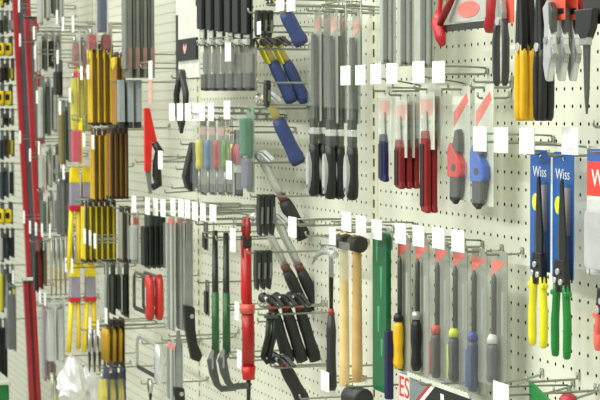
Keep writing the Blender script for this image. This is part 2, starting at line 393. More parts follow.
def hammer_parts(L, shaft, grip, gfrac=.5, collar=None, name='hammer', gr=.46, headmat=CHROME, sticker=None, endcap=None):
    r = thing(name)
    m = MB(); m.tube([(-2.0, 0, .02), (-1.75, 0, .02), (-1.7, 0, .02), (-1.1, 0, .02), (-.5, 0, .05), (.4, 0, .05)], [.36, .42, .3, .27, .36, .36], 12)
    hd = m.build('head', headmat, r)
    m = MB()
    for s in (-1, 1):
        m.prism([(.3, .4), (1.3, .35), (2.3, -.25), (2.35, -.4), (1.3, 0), (.3, -.3)], s*.13-.1+(.0), s*.3+.02 if s > 0 else s*.13+.02)
    m.build('claw', headmat, r)
    zg = -L*(1-gfrac)
    MB().tube([(0, 0, .35), (0, 0, -.6), (0, 0, zg)], [(.3, .4), (.22, .34), (.24, .32)], 10).build('shaft', shaft, r)
    P, R = [], []
    for i in range(8):
        t = i/7; P.append((0, 0, zg+.2-(L+zg+.2)*t)); f = [.8, .95, 1, .98, .95, 1.0, 1.12, .95][i]; R.append((gr*f*.85, gr*f))
    g = MB().tube(P, R, 12).build('grip', grip, r)
    if endcap: MB().tube([(0, 0, -L+.12), (0, 0, -L-.06)], [(gr*.88, gr*1.02), (gr*.7, gr*.85)], 12).build('end_cap', endcap, g)
    if collar: MB().tube([(0, 0, zg+.75), (0, 0, zg+.2)], (.36), 10).build('collar', collar, r)
    if sticker: MB().box((-.1, -.36, -1.0), (1.1, .12, 1.5)).build('price_sticker', sticker, r, .03)
    return r
def hammer(u0, v0, u1, v1, d, label, n=1, dpx=9, group=None, hk=None, lab=None, **kw):
    p = at(u0, v0, d); q = at_x(u1, v1, p.x); e = q-p; L = math.hypot(e.y, e.z); a = math.atan2(e.y, -e.z)
    r0 = hammer_parts(L, **kw); dy = dpx/(px_in(u0, v0, d)*.96)
    for k in range(n):
        r = r0 if not k else dup(r0)
        r.location = W((p.x, p.y+k*dy, p.z)); r.rotation_euler = (a, 0, 0)
        tag(r, label.format(ORD[n][k]) if n > 1 else label, 'hammer', group)
    hook(p.x, p.z-.55, d+.7, hk or 'two-pronged '+hook_words(label.replace('{} of the ', '').replace('{} ', '')).replace('wire ', '').replace('carrying the', 'for'), None, lab, two=True)
def level(h, web=(84, 84, 92), D=.85, red=(164, 30, 40)):
    r = thing('spirit_level'); z1 = -h; rm = M(red, .4)
    MB().box((0, -D, (.3+z1)/2), (.95, .55, h+.3)).build('front_rail', rm, r, .03)
    MB().box((0, D, (.3+z1)/2), (.95, .55, h+.3)).build('rear_rail', rm, r, .03)
    MB().box((0, 0, (.3+z1)/2), (.5, 2*D-.5, h+.2)).build('web', M(web, .4, .2), r)
    for z in (.35, z1-.05): MB().box((0, 0, z), (.95, 2*D+.6, .12)).build('end_cap', BLACK, r)
    return r
def mallet(wmat):
    def mk(h):
        r = thing('mallet'); zb = .35-h; y = 0
        MB().tube([(-.75, y, -.35), (-.68, y, -.35), (.68, y, -.35), (.75, y, -.35)], [.5, .6, .6, .5], 14).build('head', M((52, 52, 44), .6), r)
        MB().tube([(0, y, .3), (0, y, -1.3), (0, y, -h*.45), (0, y, zb+1.2), (0, y, zb+.1), (0, y, zb)], [(.34, .3), (.36, .32), (.4, .34), (.44, .38), (.42, .38), (.32, .3)], 12).build('handle', wmat, r)
        m = MB(); m.prism([(-1.1, -.2), (1.1, -.2), (1.15, -1.6), (.75, -2.9), (-.75, -2.9), (-1.15, -1.6)], -1.0, -.96); m.build('plastic_wrap', clear(), r)
        return r
    return mk
def prybar(gmat):
    def mk(h):
        r = thing('pry_bar'); zb = .35-h
        MB().tube([(0, 0, .3), (0, 0, -h*.4), (0, 0, -h*.72)], [(.2, .24), (.28, .3), (.28, .3)], 8).build('bar', M((52, 60, 54), .35, .6), r)
        MB().tube([(0, 0, -h*.36), (0, 0, -h*.74)], (.31, .34), 10).build('sleeve', gmat, r)
        MB().tube([(0, 0, -h*.72), (-.1, -.35, -h*.79), (-.05, -.2, -h*.86), (0, .1, zb+.55), (0, .5, zb+.1), (0, 1.7, zb+.15), (0, 2.1, zb+.4)], [(.34, .34), (.42, .36), (.4, .34), (.3, .24), (.28, .2), (.28, .14), (.25, .08)], 8).build('foot', DSTEEL, r)
        MB().box((-.1, -.35, -h*.8), (.9, .12, 1.0)).build('paper_tag', LILAC, r)
        return r
    return mk
def file_tool(h):
    r = thing('long_file'); zb = .35-h; zh = zb+h*.27; y = -.3
    card(r, 1.5, h*.6, M((160, 164, 154), .4))
    patch(r, [(-.6, -.5), (.6, -.2), (.6, -1.1), (-.6, -1.5)], PPINK, name='printed_logo')
    MB().prism([(-.3, -1.6), (.3, -1.6), (.42, zh+1.8), (-.42, zh+1.8)], y-.12, y+.12).build('blade', M((104, 108, 104), .4, .3), r)
    fr = MB().prism([(-.42, zh+2.1), (.42, zh+2.1), (.5, zh+.6), (.4, zh), (-.4, zh), (-.5, zh+.6)], y-.22, y+.22).build('ferrule', M((92, 96, 92), .35, .5), r, .06)
    MB().box((0, y, zh+1.1), (1.02, .5, .5)).build('ferrule_band', CHROME, fr, .05)
    P = [(0, y, zh+.15), (0, y, zh-.5), (0, y, zh-1.6), (0, y, zb+1.0), (0, y, zb+.2), (0, y, zb)]
    g = MB().tube(P, [(.42, .38), (.5, .42), (.5, .42), (.56, .45), (.52, .4), (.3, .25)], 12).build('handle', BLACK, r)
    MB().prism(ell(0, (zh+zb)/2, .36, (zh-zb)*.4, 14), y-.56, y-.3).build('grip_inlay', M((168, 172, 170), .4), g)
    MB().prism(ell(0, zb+.75, .12, .16, 8), y-.58, y-.55).build('hang_hole', BLACK, g)
    bubble(r, -.65, -h*.5, .65, -.3, .62)
    return r
def long_tool(h):      # slim hammer with a long curved chrome head
    r = thing('pick_hammer'); zb = .35-h
    MB().tube([(.9, 0, -.25), (.5, 0, -.2), (-.4, 0, -.1), (-1.6, 0, -.15), (-3.0, 0, -.5), (-4.2, 0, -1.3)], [.3, .32, .26, .26, .2, .06], 10).build('head', CHROME, r)
    MB().tube([(0, 0, .2), (.03, 0, -h*.15), (0, 0, -h*.42)], [.16, .2, .14], 8).build('shaft', M((56, 50, 44), .35, .6), r)
    MB().tube([(0, 0, -h*.40), (0, 0, -h*.45)], [.2, .24], 10).build('collar', M((156, 40, 36), .4), r)
    MB().tube([(0, 0, -h*.44), (0, 0, -h*.55), (0, 0, -h*.7), (0, 0, zb+.3), (0, 0, zb)], [.24, .38, .34, .42, .3], 12).build('handle', BLK2, r)
    return r
def red_puller(h):
    r = thing('nail_puller'); zb = .35-h
    for s in (-1, 1): MB().tube([(s*.5, 0, .25), (s*.55, 0, -.6), (s*.3, 0, -1.6)], [.18, .26, .2], 8).build('jaw', M((150, 36, 34), .4), r)
    MB().box((0, 0, -1.7), (1.0, .7, .9)).build('head_block', BLK2, r, .1)
    MB().tube([(0, 0, -1.6), (0, 0, -h*.4), (0, .1, -h*.47)], [.42, .46, .4], 10).build('upper_tube', M((186, 28, 24), .35), r)
    MB().tube([(0, .1, -h*.44), (0, .1, -h*.49)], [.6, .6], 10).build('collar', M((214, 90, 74), .35), r)
    MB().tube([(0, .1, -h*.48), (0, .15, -h*.6), (0, .15, -h*.78)], [.5, .52, .5], 10).build('lower_tube', M((164, 24, 22), .35), r)
    MB().tube([(0, .15, -h*.77), (0, .15, -h*.84)], [.6, .48], 10).build('end_knob', RED, r)
    MB().tube([(0, .15, -h*.83), (0, .15, zb)], [.2, .16], 8).build('rod', BLK2, r)
    return r
def sleeve(h):
    r = thing('saw_sleeve'); zb = .35-h; card(r, 2.5, 1.6, PALE)
    MB().prism(rrect(-1.5, zb+.3, 1.15, -.1, .3), -.45, -.05).build('sleeve_body', M((14, 96, 52), .35), r, .1)
    for z, x, l in ((-.5, -.6, 1.6), (-2.4, .2, 2.2), (-5.2, -.3, 1.8), (-7.4, .3, 1.2)): patch(r, [(x-.2, z), (x+.25, z), (x+.1, z-l), (x-.1, z-l)], M((70, 150, 104), .4), -.46, 'gloss_streak')  # lighter green streaks, the sleeve's gloss painted in as colour
    MB().box((1.3, -.3, zb+h*.2), (.6, .5, h*.4)).build('end_clip', NAVY, r, .08)
    return r
def pruning_saw(h):
    r = thing('pruning_saw'); zb = .35-h
    card(r, 1.3, h*.3, M((214, 170, 150), .5))
    MB().prismx([(-.6, -h*.3), (-.1, -h*.3), (.55, -h*.55), (.62, -h*.68), (.12, -h*.54), (.0, -h*.8), (-.6, -h*.8)], -.25, .25).build('sheath', M((216, 38, 30), .4), r, .05)
    MB().tube([(0, .35, -h*.57), (0, .85, -h*.64), (0, .6, -h*.73), (0, .6, -h*.83), (0, .7, -h*.9), (0, .1, -h*.93)], [.3, .42, .4, .45, .42, .3], 10).build('handle', BLACK, r)
    MB().prismx([(-.55, -h*.78), (0, -h*.78), (.1, zb), (-.2, zb-.1)], -.06, .06).build('blade', GREY, r)
    return r
def rule_pack(face=OCHRE, edge=BROWN, head=YEL, w=2.0, hd=True):
    def mk(h):
        r = thing('folding_rule_pack')
        card(r, w, h, edge, .12)
        for x in (-.5, .5): MB().box((x*w*.5, -.1, -h*.5+.1), (w*.34, .18, h*.86)).build('rule', face, r, .03)
        if hd: MB().prism([(-w/2, -.2), (w/2, -.2), (w*.4, -1.1), (0, -1.5), (-w*.4, -1.1)], -.28, -.02).build('header', head, r, .04)
        MB().box((0, -.2, .55-h), (w*.9, .1, .35)).build('end_clip', BLK2, r)
        return r
    return mk
def marking_pole(h):    # yellow sleeve with a grey wrap and red bands, two legs
    r = thing('lopper'); zb = .35-h
    MB().prismx([(-.4, .2), (.5, .2), (.6, -h*.13), (-.5, -h*.13)], -.5, .5).build('top_cap', YEL, r, .06)
    MB().prismx([(-.45, -h*.13), (.55, -h*.13), (.6, -h*.36), (-.5, -h*.36)], -.6, .6).build('paper_wrap', LILAC, r, .04)
    MB().prismx([(-.6, -h*.35), (.65, -h*.35), (.6, -h*.4), (-.6, -h*.4)], -.62, .62).build('red_band', M((200, 36, 60), .45), r, .04)
    MB().tube([(0, -.3, -h*.4), (0, -.5, -h*.7), (0, -.7, zb)], [(.35, .3), (.3, .28), (.3, .28)], 8).build('leg', YEL, r)
    MB().tube([(0, .4, -h*.4), (0, .5, -h*.7), (0, .4, zb+.4)], [(.35, .3), (.3, .28), (.3, .28)], 8).build('leg', M((226, 196, 20), .4), r)
    return r
def tape(h):
    r = thing('tape_measure_pack'); card(r, 3.4, h, M((34, 40, 34), .5))
    b = MB().prism(rrect(-1.3, .0-h*.85, 1.3, -.6, .5), -1.3, -.02).build('case', YEL, r, .12)
    MB().prism(ell(0, -h*.48, .75, .7), -1.36, -1.3).build('round_badge', BLACK, b)
    MB().prismx([(-.9, -h*.35), (-.35, -h*.35), (-.35, -h*.62), (-.9, -h*.62)], 1.3, 1.36).build('side_grip', BLACK, b)
    return r
def carded(name, cm, bm, w=3, dep=.8, band=None, bname='body', shape=0, bub=True):
    def mk(h):
        r = thing(name); card(r, w, h, cm)
        if band: patch(r, rect(-w/2+.1, -.9, w/2-.1, -.2), band, name='printed_band')
        zt = -1.0; zb = .6-h
        if shape == 0: MB().prism(rrect(-w*.32, zb, w*.32, zt, .2), -dep, -.03).build(bname, bm, r, .08)
        elif shape == 1:
            MB().prism([(-w*.1, zt), (w*.1, zt), (w*.35, (zt+zb)/2), (w*.3, zb), (-w*.2, zb), (-w*.35, (zt+zb)/2)], -dep, -.03).build(bname, bm, r, .08)
            MB().tube([(0, -dep*.6, zt+.6), (0, -dep*.6, zt-.2)], .2, 8).build('stem', STEEL, r)
        if bub: bubble(r, -w/2+.15, .5-h, w/2-.15, -.9, dep+.2)
        return r
    return mk
def big_square(h):
    r = thing('layout_square_pack'); w = 8; card(r, w, h, M((214, 216, 204), .5))
    patch(r, rect(-w/2, .35-h, -w/2+.8, -h*.35), BLACK, name='printed_edge'); patch(r, rect(w/2-1.2, -h*.3, w/2-.6, .1), BLACK, name='printed_edge')
    z = .35-h*.73; b = MB().box((.2, -.12, z), (w*.86, .2, 1.9)).build('logo_plate', BLACK, r, .03)
    MB().prism([(-.4, z+.5), (0, z+.1), (.4, z+.5), (.6, z+.1), (.1, z-.4), (-.1, z-.4), (-.6, z+.1)], -.26, -.22).build('bow_mark', M((224, 170, 160), .5), b)
    return r
def divider(h):
    r = thing('wing_divider'); zb = .35-h
    for s in (-1, 1):
        MB().tube([(s*.25, 0, .2), (s*1.6, 0, -h*.3), (s*1.5, 0, -h*.6), (s*.25, 0, zb)], [(.35, .3), (.42, .3), (.36, .26), (.1, .1)], 8).build('leg', BLACK if s < 0 else BLK2, r)
    MB().prism([(-.9, -h*.55), (.9, -h*.55), (.3, -h*.92), (0, -h*.98), (-.3, -h*.92)], -.15, .15).build('point_cover', BLACK, r, .05)
    MB().tube([(0, -.3, .1), (0, .3, .1)], .5, 10).build('hinge', DSTEEL, r)
    return r
def leaf_tool(h):
    r = thing('caulk_tool'); zb = .35-h
    MB().prismx([(.1, .35), (.35, .3), (.42, -h*.35), (.44, -h*.6), (.35, zb+.3), (.15, zb), (-.4, zb+.4), (-.66, -h*.6), (-.35, -h*.3)], -.6, .6).build('body', BLACK, r, .1)
    MB().prismx([(-.1, -h*.3), (.2, -h*.4), (.15, -h*.75), (-.2, -h*.7)], .6, .66).build('inlay', M((70, 82, 96), .4), r, .03)
    return r
def hand_saw(h):
    r = thing('hand_saw'); zb = .35-h
    MB().prismx([(-.15, .3), (.2, .3), (.4, -h*.62), (-.4, -h*.62)], -.05, .05).build('blade', M((150, 156, 154), .35, .5), r)
    MB().prismx([(-.5, -h*.58), (.5, -h*.6), (.55, -h*.75), (.75, -h*.85), (1.2, zb+.6), (.9, zb), (.2, zb+.3), (-.1, -h*.84), (-.35, -h*.74)], -.4, .4).build('handle', BLACK, r, .12)
    MB().tube([(-.42, .2, -h*.66), (.42, .2, -h*.66)], .2, 8).build('bolt', STEEL, r)
    return r
def scissors(gm):
    def mk(h):
        r = thing('scissors'); zb = .35-h
        for s in (-1, 1):
            MB().tube([(s*.2, 0, .2), (s*.3, 0, -h*.3), (-s*.25, 0, -h*.6), (-s*.1, 0, zb)], [(.3, .2), (.3, .2), (.35, .12), (.05, .05)], 8).build('blade' if 0 else 'arm', gm if s < 0 else STEEL, r)
        return r
    return mk
def plastic_bag(h):
    r = thing('clear_bag'); m = MB(); n = 14; rows = 8
    vs = []; rnd = random.Random(3)
    for j in range(rows):
        t = j/(rows-1); w = [.35, .8, 1.6, 2.1, 2.4, 2.5, 2.3, 1.7][j]; z = .3-h*t
        for k in range(n):
            a = 2*math.pi*k/n; f = 1+rnd.uniform(-.22, .22)
            vs.append((w*.8*f*math.cos(a), w*.62*f*math.sin(a), z+rnd.uniform(-.25, .25)))
    fs = [(j*n+k, j*n+(k+1) % n, (j+1)*n+(k+1) % n, (j+1)*n+k) for j in range(rows-1) for k in range(n)]+[tuple(range(n)), tuple(range((rows-1)*n, rows*n))]
    m.add(vs, fs).build('bag_film', M((226, 226, 228), .2), r)
    MB().box((0, -.1, .2), (.9, .3, .5)).build('header_clip', M((206, 196, 190), .5), r)
    return r

DK = (34, 38, 34); GN = (84, 96, 84); OL = (120, 112, 60); SV = (176, 180, 172); BR = (84, 58, 36); YL = (206, 196, 50); SL = (60, 74, 84); RD = (130, 40, 38); PL = (190, 190, 178)
def mixed(name, u, v0, v1, d, cols, dpx, label, w=2.6, shapes=(0, 1), lab=None):
    "a hook of assorted packs: every one has its own colours"
    p = at(u, v0, d); h = p.z-at(u, v1, d).z; z = p.z-.35; dy = dpx/(px_in(u, v0, d)*.96)
    for k, (c, b) in enumerate(cols):
        r = carded(name, M(c, .5), M(b, .45), w, .45, None, 'tool_body', shapes[k % len(shapes)], False)(h*(1-.06*(k % 3)))
        r.location = W((p.x, p.y+k*dy, z)); tag(r, label.format(ORD[len(cols)][k]), 'pack', label.replace('{} of the ', '').replace('{} ', ''))
    hook(p.x, z+.14, d+.85, hook_words(label.replace('{} of the ', '').replace('{} ', '')), None, lab, labsize=(1.1, 1.6))
# ================================================================== THE RIGHT BAY
# --- top row
p = at(440, -8, 3.2); q = at(490, 0, 3.2)
Wd = (q.x-p.x)
def top_hacksaw(h): return hacksaw(Wd, RED, M((170, 24, 38), .4), M((176, 180, 172), .5))(h)
r = top_hacksaw(2.9); r.location = W(((p.x+q.x)/2, -3.2, at(465, -12, 3.2).z)); tag(r, 'red framed hacksaw with grey card and black blade, top of the right bay', 'saw')
MB().tube([(-Wd/2+.1, 0, -1.2), (-Wd/2+.0, -.2, -1.9), (-Wd/2+.7, -.25, -2.8), (-Wd/2+1.0, -.25, -3.3)], [(.35, .3), (.5, .35), (.45, .35), (.25, .2)], 10).build('pistol_grip', M((178, 26, 40), .4), r)
MB().tube([(-Wd/2+2.6, -.1, -.1), (-Wd/2+1.6, -.2, -1.1), (-Wd/2+.5, -.25, -2.1)], [.2, .24, .2], 8).build('brace', DRED, r)
hook((p.x+q.x)/2, at(465, -12, 3.2).z-.28, 3.7, 'wire hook out of which the red framed hacksaw hangs', None)
stack(pliers(M((70, 72, 74), .4, .3), STEEL, 'long_nose_pliers', .52, .12, .36, M((226, 92, 70), .45)), 506, -14, 86, 4.6, 'dark long nose pliers with thin legs on an orange card', 'pliers')
stack(pliers(M((232, 182, 26), .4), jawfrac=.5, sep=.3, rg=.2), 526.5, -25, 121, 4.6, '{} of the two yellow handled pliers beside the long nose pliers', 'pliers', 2, 9)
stack(pliers(BLACK, jawfrac=.5, sep=.3, rg=.22), 545.5, -25, 121, 4.4, '{} of the two black handled pliers right behind the yellow handled ones', 'pliers', 2, 8)
stack(locking_pliers, 556, -22, 82, 4.6, '{} of the three chrome locking pliers on orange cards', 'pliers', 3, 13)
stack(shears, 593, -26, 114, 4.6, 'large dark shears with a long narrow blade, rightmost in the top row', 'shears')
# --- labelled hooks at eye height
for (u, v), s in (((480, 139), 'wire hook whose white price label covers the blue cutter pack'), ((501, 140), 'wire hook whose white price label stands right of the blue cutter pack')):
    pp = at(u+3, v+3, 3.2); hook(pp.x, pp.z, 3.2, s, None, (u, v), labsize=(1.85, 1.45))
pp = at(594, 127, 4); hook(pp.x, pp.z, 4, 'empty wire hook running above the card with the red band', None)
stack(knife_pack(M((206, 32, 34), .4)), 461, 86, 200, 1.9, 'clear blister pack with red cutter hanging left of the blue one', 'pack')
stack(knife_pack(M((36, 92, 196), .4)), 484, 84, 206, 1.9, 'clear blister pack with blue cutter behind the white labels', 'pack')
CB = M((36, 92, 168), .4)
stack(snips(M((228, 222, 30), .4), None, CB), 540, 150, 345, 2.2, 'yellow handled tin snips mounted on a bright blue card', 'snips', lab=(527, 141), labsize=(1.85, 1.45))
stack(snips(M((18, 124, 48), .4), None, CB), 563, 152, 356, 2.2, 'green handled tin snips mounted on a bright blue card', 'snips', lab=(570, 141), labsize=(1.85, 1.45))
def white_card(h):
    r = thing('carded_tool'); w = 3.6; card(r, w, h, M((206, 206, 204), .5))
    patch(r, rect(-w/2+.02, -.35, w/2-.02, .3), M((52, 90, 160), .45), name='blue_band')
    patch(r, rect(-w/2+.02, -2.1, w/2-.02, -.36), M((216, 60, 44), .45), name='red_band')
    text_mesh('Wiss', 1.25, 'printed_logo', WHITE, r, (.0, -.02, -1.6))
    patch(r, rect(-w/2+.25, -6.2, -w/2+.4, -4.9), GREY, name='small_print')
    MB().prism(rrect(-1.0, .7-h, 1.3, -2.8, .3), -.6, -.03).build('tool_body', M((190, 190, 192), .4), r, .06)
    bubble(r, -w/2+.2, .5-h, w/2-.1, -2.3, .85)
    return r
stack(white_card, 604, 148, 276, 4.2, 'white card with blue top and red lettered band at the right edge', 'pack')
stack(snips(M((232, 110, 96), .4), None, None), 613, 236, 352, 3.0, 'pink red handled snips cut off by the right edge', 'snips')
# --- screwdriver row, labels at y 234-241
rowd = 1.6
stack(driver_pack(M((232, 186, 28), .4), BLACK, DSTEEL, handle=.43, bub=False), 404, 236, 372, rowd, 'grey card holding yellow handled screwdriver, leftmost of the row', 'pack', lab=(400.5, 233.5))
stack(driver_pack(BLACK, STEEL, DSTEEL, handle=.46, bub=False), 422, 238, 374, rowd, 'grey card holding black handled screwdriver with steel collar', 'pack', lab=(418.5, 236))
stack(driver_pack(M((66, 62, 64), .4), M((206, 70, 60), .4), DSTEEL, handle=.4, stripe=M((168, 44, 50), .4)), 442, 241, 381, rowd, 'clear pack holding grey screwdriver with red collar and inlay', 'pack', lab=(438.5, 238))
stack(driver_pack(M((58, 64, 60), .4), M((220, 226, 60), .4), DSTEEL, handle=.4, stripe=M((196, 210, 40), .4)), 460, 244, 385, rowd, 'clear pack holding grey screwdriver with lime yellow collar', 'pack', lab=(458, 241))
stack(driver_pack(M((48, 62, 98), .4), M((48, 64, 150), .4), DSTEEL, handle=.43, stripe=M((60, 78, 150), .4)), 479, 248, 395, rowd, 'clear pack holding screwdriver with all blue handle', 'pack')
stack(driver_pack(M((74, 82, 88), .4), M((216, 218, 216), .4), DSTEEL, handle=.38), 499, 251, 386, rowd, 'clear pack holding grey screwdriver with white collar, rightmost of the row', 'pack')
stack(sleeve, 386, 226, 396, 2.2, 'long glossy green saw sleeve hanging beside the upright', 'sleeve', lab=(376.5, 229.5))
for i, (u, v0, v1, wm, lb, s) in enumerate(((344, 232, 386, WOOD, (346.5, 221.5), 'pale wooden handled mallet with dark head, left of the two'), (357, 234, 382, WOOD2, (361, 225.5), 'darker wooden handled mallet, right of the two'))):
    stack(mallet(wm), u, v0, v1, 2.8, s, 'mallet', lab=lb, hz=.5)
stack(long_tool, 331, 246, 390, 3.0, 'slim hammer with curved chrome head, red collar and black grip, beside the mallets', 'hammer', lab=(332.5, 236), labsize=(1.3, 1.25), hz=.4)
pp = at(333, 364, 3.5)
hook(at(328, 383, 3.0).x, at(328, 383, 3.0).z, 3.2, 'wire hook with white price label at the slim hammer grip', None, (325, 381), labsize=(1.7, 1.45))
for v in (366, 379): hook(at(354, v, 2).x, at(354, v, 2).z, 2.6, 'short empty wire hook between the mallet handles, %s' % ('upper one' if v == 366 else 'lower one'))
# --- red jab saws
stack(saw_pack(NAVY, emat=M((30, 36, 60), .5)), 385, 88, 182, 2.7, 'jab saw pack with navy blue handle, left of the red ones', 'pack', lab=(376, 74))
stack(saw_pack(M((128, 20, 24), .4), w=2.0), 401, 92, 189, 2.9, '{} of the three short dark red jab saws', 'pack', 3, 7.6, lab=(392, 73.5))
stack(saw_pack(M((136, 22, 24), .4), hfrac=.6), 427, 86, 213, 2.7, '{} of the two long dark red jab saws beside the blister packs', 'pack', 2, 7, lab=(418.5, 72))
pp = at(441, 74, 3.2); hook(pp.x, pp.z, 3.2, 'wire hook with the rightmost white price label of the jab saw row', None, (438.5, 72))
for u, v, L, s in ((474, 82, 2.6, 'empty short wire hook just right of the jab saw labels, upper one'), (478, 98, 2.2, 'empty wire hook above the red and blue cutter packs, lower one')):
    pp = at(u, v, L); hook(pp.x, pp.z, L, s)
# --- long grey chisel packs in the top row
for u, v1, s in ((388, 62, 'left'), (406, 64, 'middle'), (426, 66, 'right')):
    stack(blade_pack('chisel_pack', 2.6, [M((178, 182, 172), .4), M((60, 64, 58), .45), M((130, 134, 124), .4)], None, M((140, 143, 128), .5), 3, bname='chisel'), u, -70, v1+2, 2.6, '%s grey chisel pack of three above the jab saw labels' % s, 'pack')
# --- files at the left of the upright
stack(file_tool, 317.5, 8, 196, 2.9, '{} of the two long files in the left group, black and grey grips', 'file', 2, 9.5)
stack(file_tool, 334, 9, 199, 2.9, '{} of the two long files in the middle group, black and grey grips', 'file', 2, 9.5, lab=(345.5, 75.5))
stack(file_tool, 356, 10, 200, 2.7, 'long steel file with black and grey grip hanging nearest the upright', 'file', lab=(360.5, 75))
# --- floor display top at the lower edge
def box_pack(h):
    r = thing('saw_blade_pack'); w = 11.5; card(r, w, h, M((120, 132, 134), .5))
    patch(r, rect(-w/2+.05, -3, -w/2+1.9, .1), M((214, 206, 200), .5), name='white_panel')
    text_mesh('ES', 1.9, 'printed_letters', M((200, 50, 44), .5), r, (-w/2+1.0, -.03, -1.35))
    patch(r, [(-3.5, -1.7), (-.7, .05), (-.2, .05), (-3.0, -1.7)], M((176, 50, 42), .5), -.014, 'red_stripe')
    patch(r, [(-3.0, -1.7), (-.2, .05), (.35, .05), (-2.4, -1.7)], WHITE, -.016, 'white_stripe')
    patch(r, [(-2.4, -1.7), (.35, .05), (w/2, .05), (w/2, -3.2), (-2.4, -3.2)], BLACK, -.018, 'black_panel')
    m = MB(); pts = [(w/2-.1, .1), (-4.0, .1)]
    for k in range(20):
        x = -4.0+k*.48; pts += [(x, .42), (x+.3, .3)]
    m.prism(pts, -.1, -.03); m.build('saw_teeth', M((206, 212, 198), .4), r)
    patch(r, [(1.2, -.25), (1.7, -.25), (1.9, -1.2), (1.3, -1.2)], WHITE, -.02, 'small_print')
    return r
stack(box_pack, 433, 381, 450, 4.0, 'black saw blade pack with red and white stripe, lower edge of picture', 'pack')
# --- bottom right hooks and the tools at the lower edge
for (u0, v0, u1, v1), s in (((505, 383, 543, 375), 'left of three'), ((541, 395, 574, 386), 'middle of three'), ((580, 398, 600, 391), 'right of three')):
    pr = at(u1, v1, 0); pf = at_x(u0, v0, pr.x); L = max(1.5, -pf.y)
    hook(pr.x, pr.z, L, 'long bare wire hook sloping at lower right, %s' % s, 'bare hooks at the lower right', None, rise=(pf.z-pr.z)/L, tip=.1)
pp = at(500, 396, 4.4); hook(pp.x, pp.z, 4.4, 'wire hook with white price label below the grey screwdriver', None, (501, 396), labsize=(2.0, 1.5))
def green_tip(h):
    r = thing('putty_knife'); MB().prism([(-1.4, .4), (1.6, -.5), (1.2, -1.6), (-1.3, -1.0)], -.1, .05).build('blade', BGREEN, r, .03)
    MB().tube([(.1, 0, -1.0), (.1, 0, -h)], [(.4, .2), (.5, .3)], 10).build('handle', M((70, 76, 72), .5), r); return r
stack(green_tip, 541, 384, 440, 2.4, 'green bladed putty knife at the lower right edge', 'putty knife', hz=.5)
def red_knob(h):
    r = thing('screwdriver'); MB().tube([(0, 0, .35), (0, 0, .1), (0, 0, -1.2), (0, 0, -2.2)], [.3, .5, .55, .35], 12).build('handle', M((178, 40, 52), .4), r)
    MB().tube([(0, 0, -2.1), (0, 0, -h)], .12, 8).build('shaft', STEEL, r); return r
stack(red_knob, 568, 394, 440, 1.8, 'red handled screwdriver peeking in at the lower right edge', 'screwdriver', hz=.45)
def black_head(h):
    r = thing('rubber_mallet'); MB().tube([(-1.1, -.2, -.7), (-.95, -.2, -.65), (.85, .1, -.65), (1.0, .1, -.65)], [.65, .8, .8, .65], 16).build('head', BLK2, r)
    MB().tube([(-.1, 0, -1.2), (-.1, 0, -h)], .4, 10).build('handle', WOOD2, r); return r
stack(black_head, 358, 384, 470, 3.6, 'black rubber mallet head under the wooden mallet handles', 'mallet', hz=.15)

# ================================================================== THE MIDDLE BAY
BG = dict(shaft=M((206, 190, 120), .5), grip=HBLUE, gfrac=.64, gr=.6, endcap=M((22, 28, 58), .5), headmat=M((80, 82, 78), .35, .5))
hammer(277, -2, 302, 44, 4.3, 'blue gripped hammer at the top edge, highest of the blue ones', **BG)
hammer(263, 42, 292, 102, 4.3, '{} of the two blue gripped hammers with bright yellow sticker', 2, 14, 'blue hammers in the middle', sticker=M((232, 226, 40), .45), **dict(BG, gr=.51))
hammer(267, 98, 299, 163, 4.3, 'blue gripped hammer with chrome head, lowest of the blue ones', **dict(BG, headmat=CHROME))
KG = dict(shaft=CHROME, grip=M((46, 46, 46), .55), collar=M((110, 62, 56), .5), gr=.6)
hammer(260, 156, 304, 238, 4.3, 'chrome shafted hammer with dark grip, hanging alone', lab=None, gfrac=.43, **KG)
hammer(262, 218, 307, 313, 4.3, '{} of the two chrome shafted hammers under the single one', 2, 14, 'pair of dark gripped hammers', gfrac=.42, **dict(KG, gr=.5))
hammer(270, 300, 289, 362, 4.6, '{} of the three black gripped hammers clustered at the bottom', 3, 13.5, 'three black gripped hammers', gfrac=.8, shaft=STEEL, grip=M((34, 34, 34), .55), collar=M((140, 40, 36), .5), gr=.5, headmat=BLK2)
hammer(281, 360, 304, 402, 4.3, 'black gripped hammer cut by the lower edge', gfrac=.8, shaft=STEEL, grip=M((36, 32, 32), .55), collar=M((140, 40, 36), .5), gr=.54, headmat=BLK2)
def spike(h):
    r = thing('hatchet'); zb = .35-h
    MB().prismx([(-.25, .35), (.1, .3), (.12, -h*.5), (-.05, zb), (-.25, zb+.2), (-.3, -h*.5)], -.4, .4).build('blade', M((34, 40, 34), .45), r, .05)
    MB().prismx([(-.1, -h*.2), (.05, -h*.2), (.02, -h*.6), (-.15, -h*.6)], -.44, .44).build('edge_strip', M((120, 126, 116), .4, .3), r)
    return r
stack(spike, 259, 58-48, 38, 5.5, '{} of the three dark spikes above the yellow stickered hammers', 'spike', 3, 6)
stack(spike, 261, 194, 236, 5.4, '{} of the three dark hatchet blades beside the single chrome hammer', 'blade', 3, 6)
stack(spike, 258, 250, 290, 5.4, '{} of the three dark hatchet blades right of the red puller', 'blade', 3, 6)
stack(spike, 268, 80, 108, 5.0, 'single dark spike above the lowest blue hammer', 'spike')
pp = at(259, 28, 5.6); hook(pp.x, pp.z-.3, 5.6, 'wire hook with small white label beside the topmost dark spikes', None, (259, 28), labsize=(.9, 1.0))
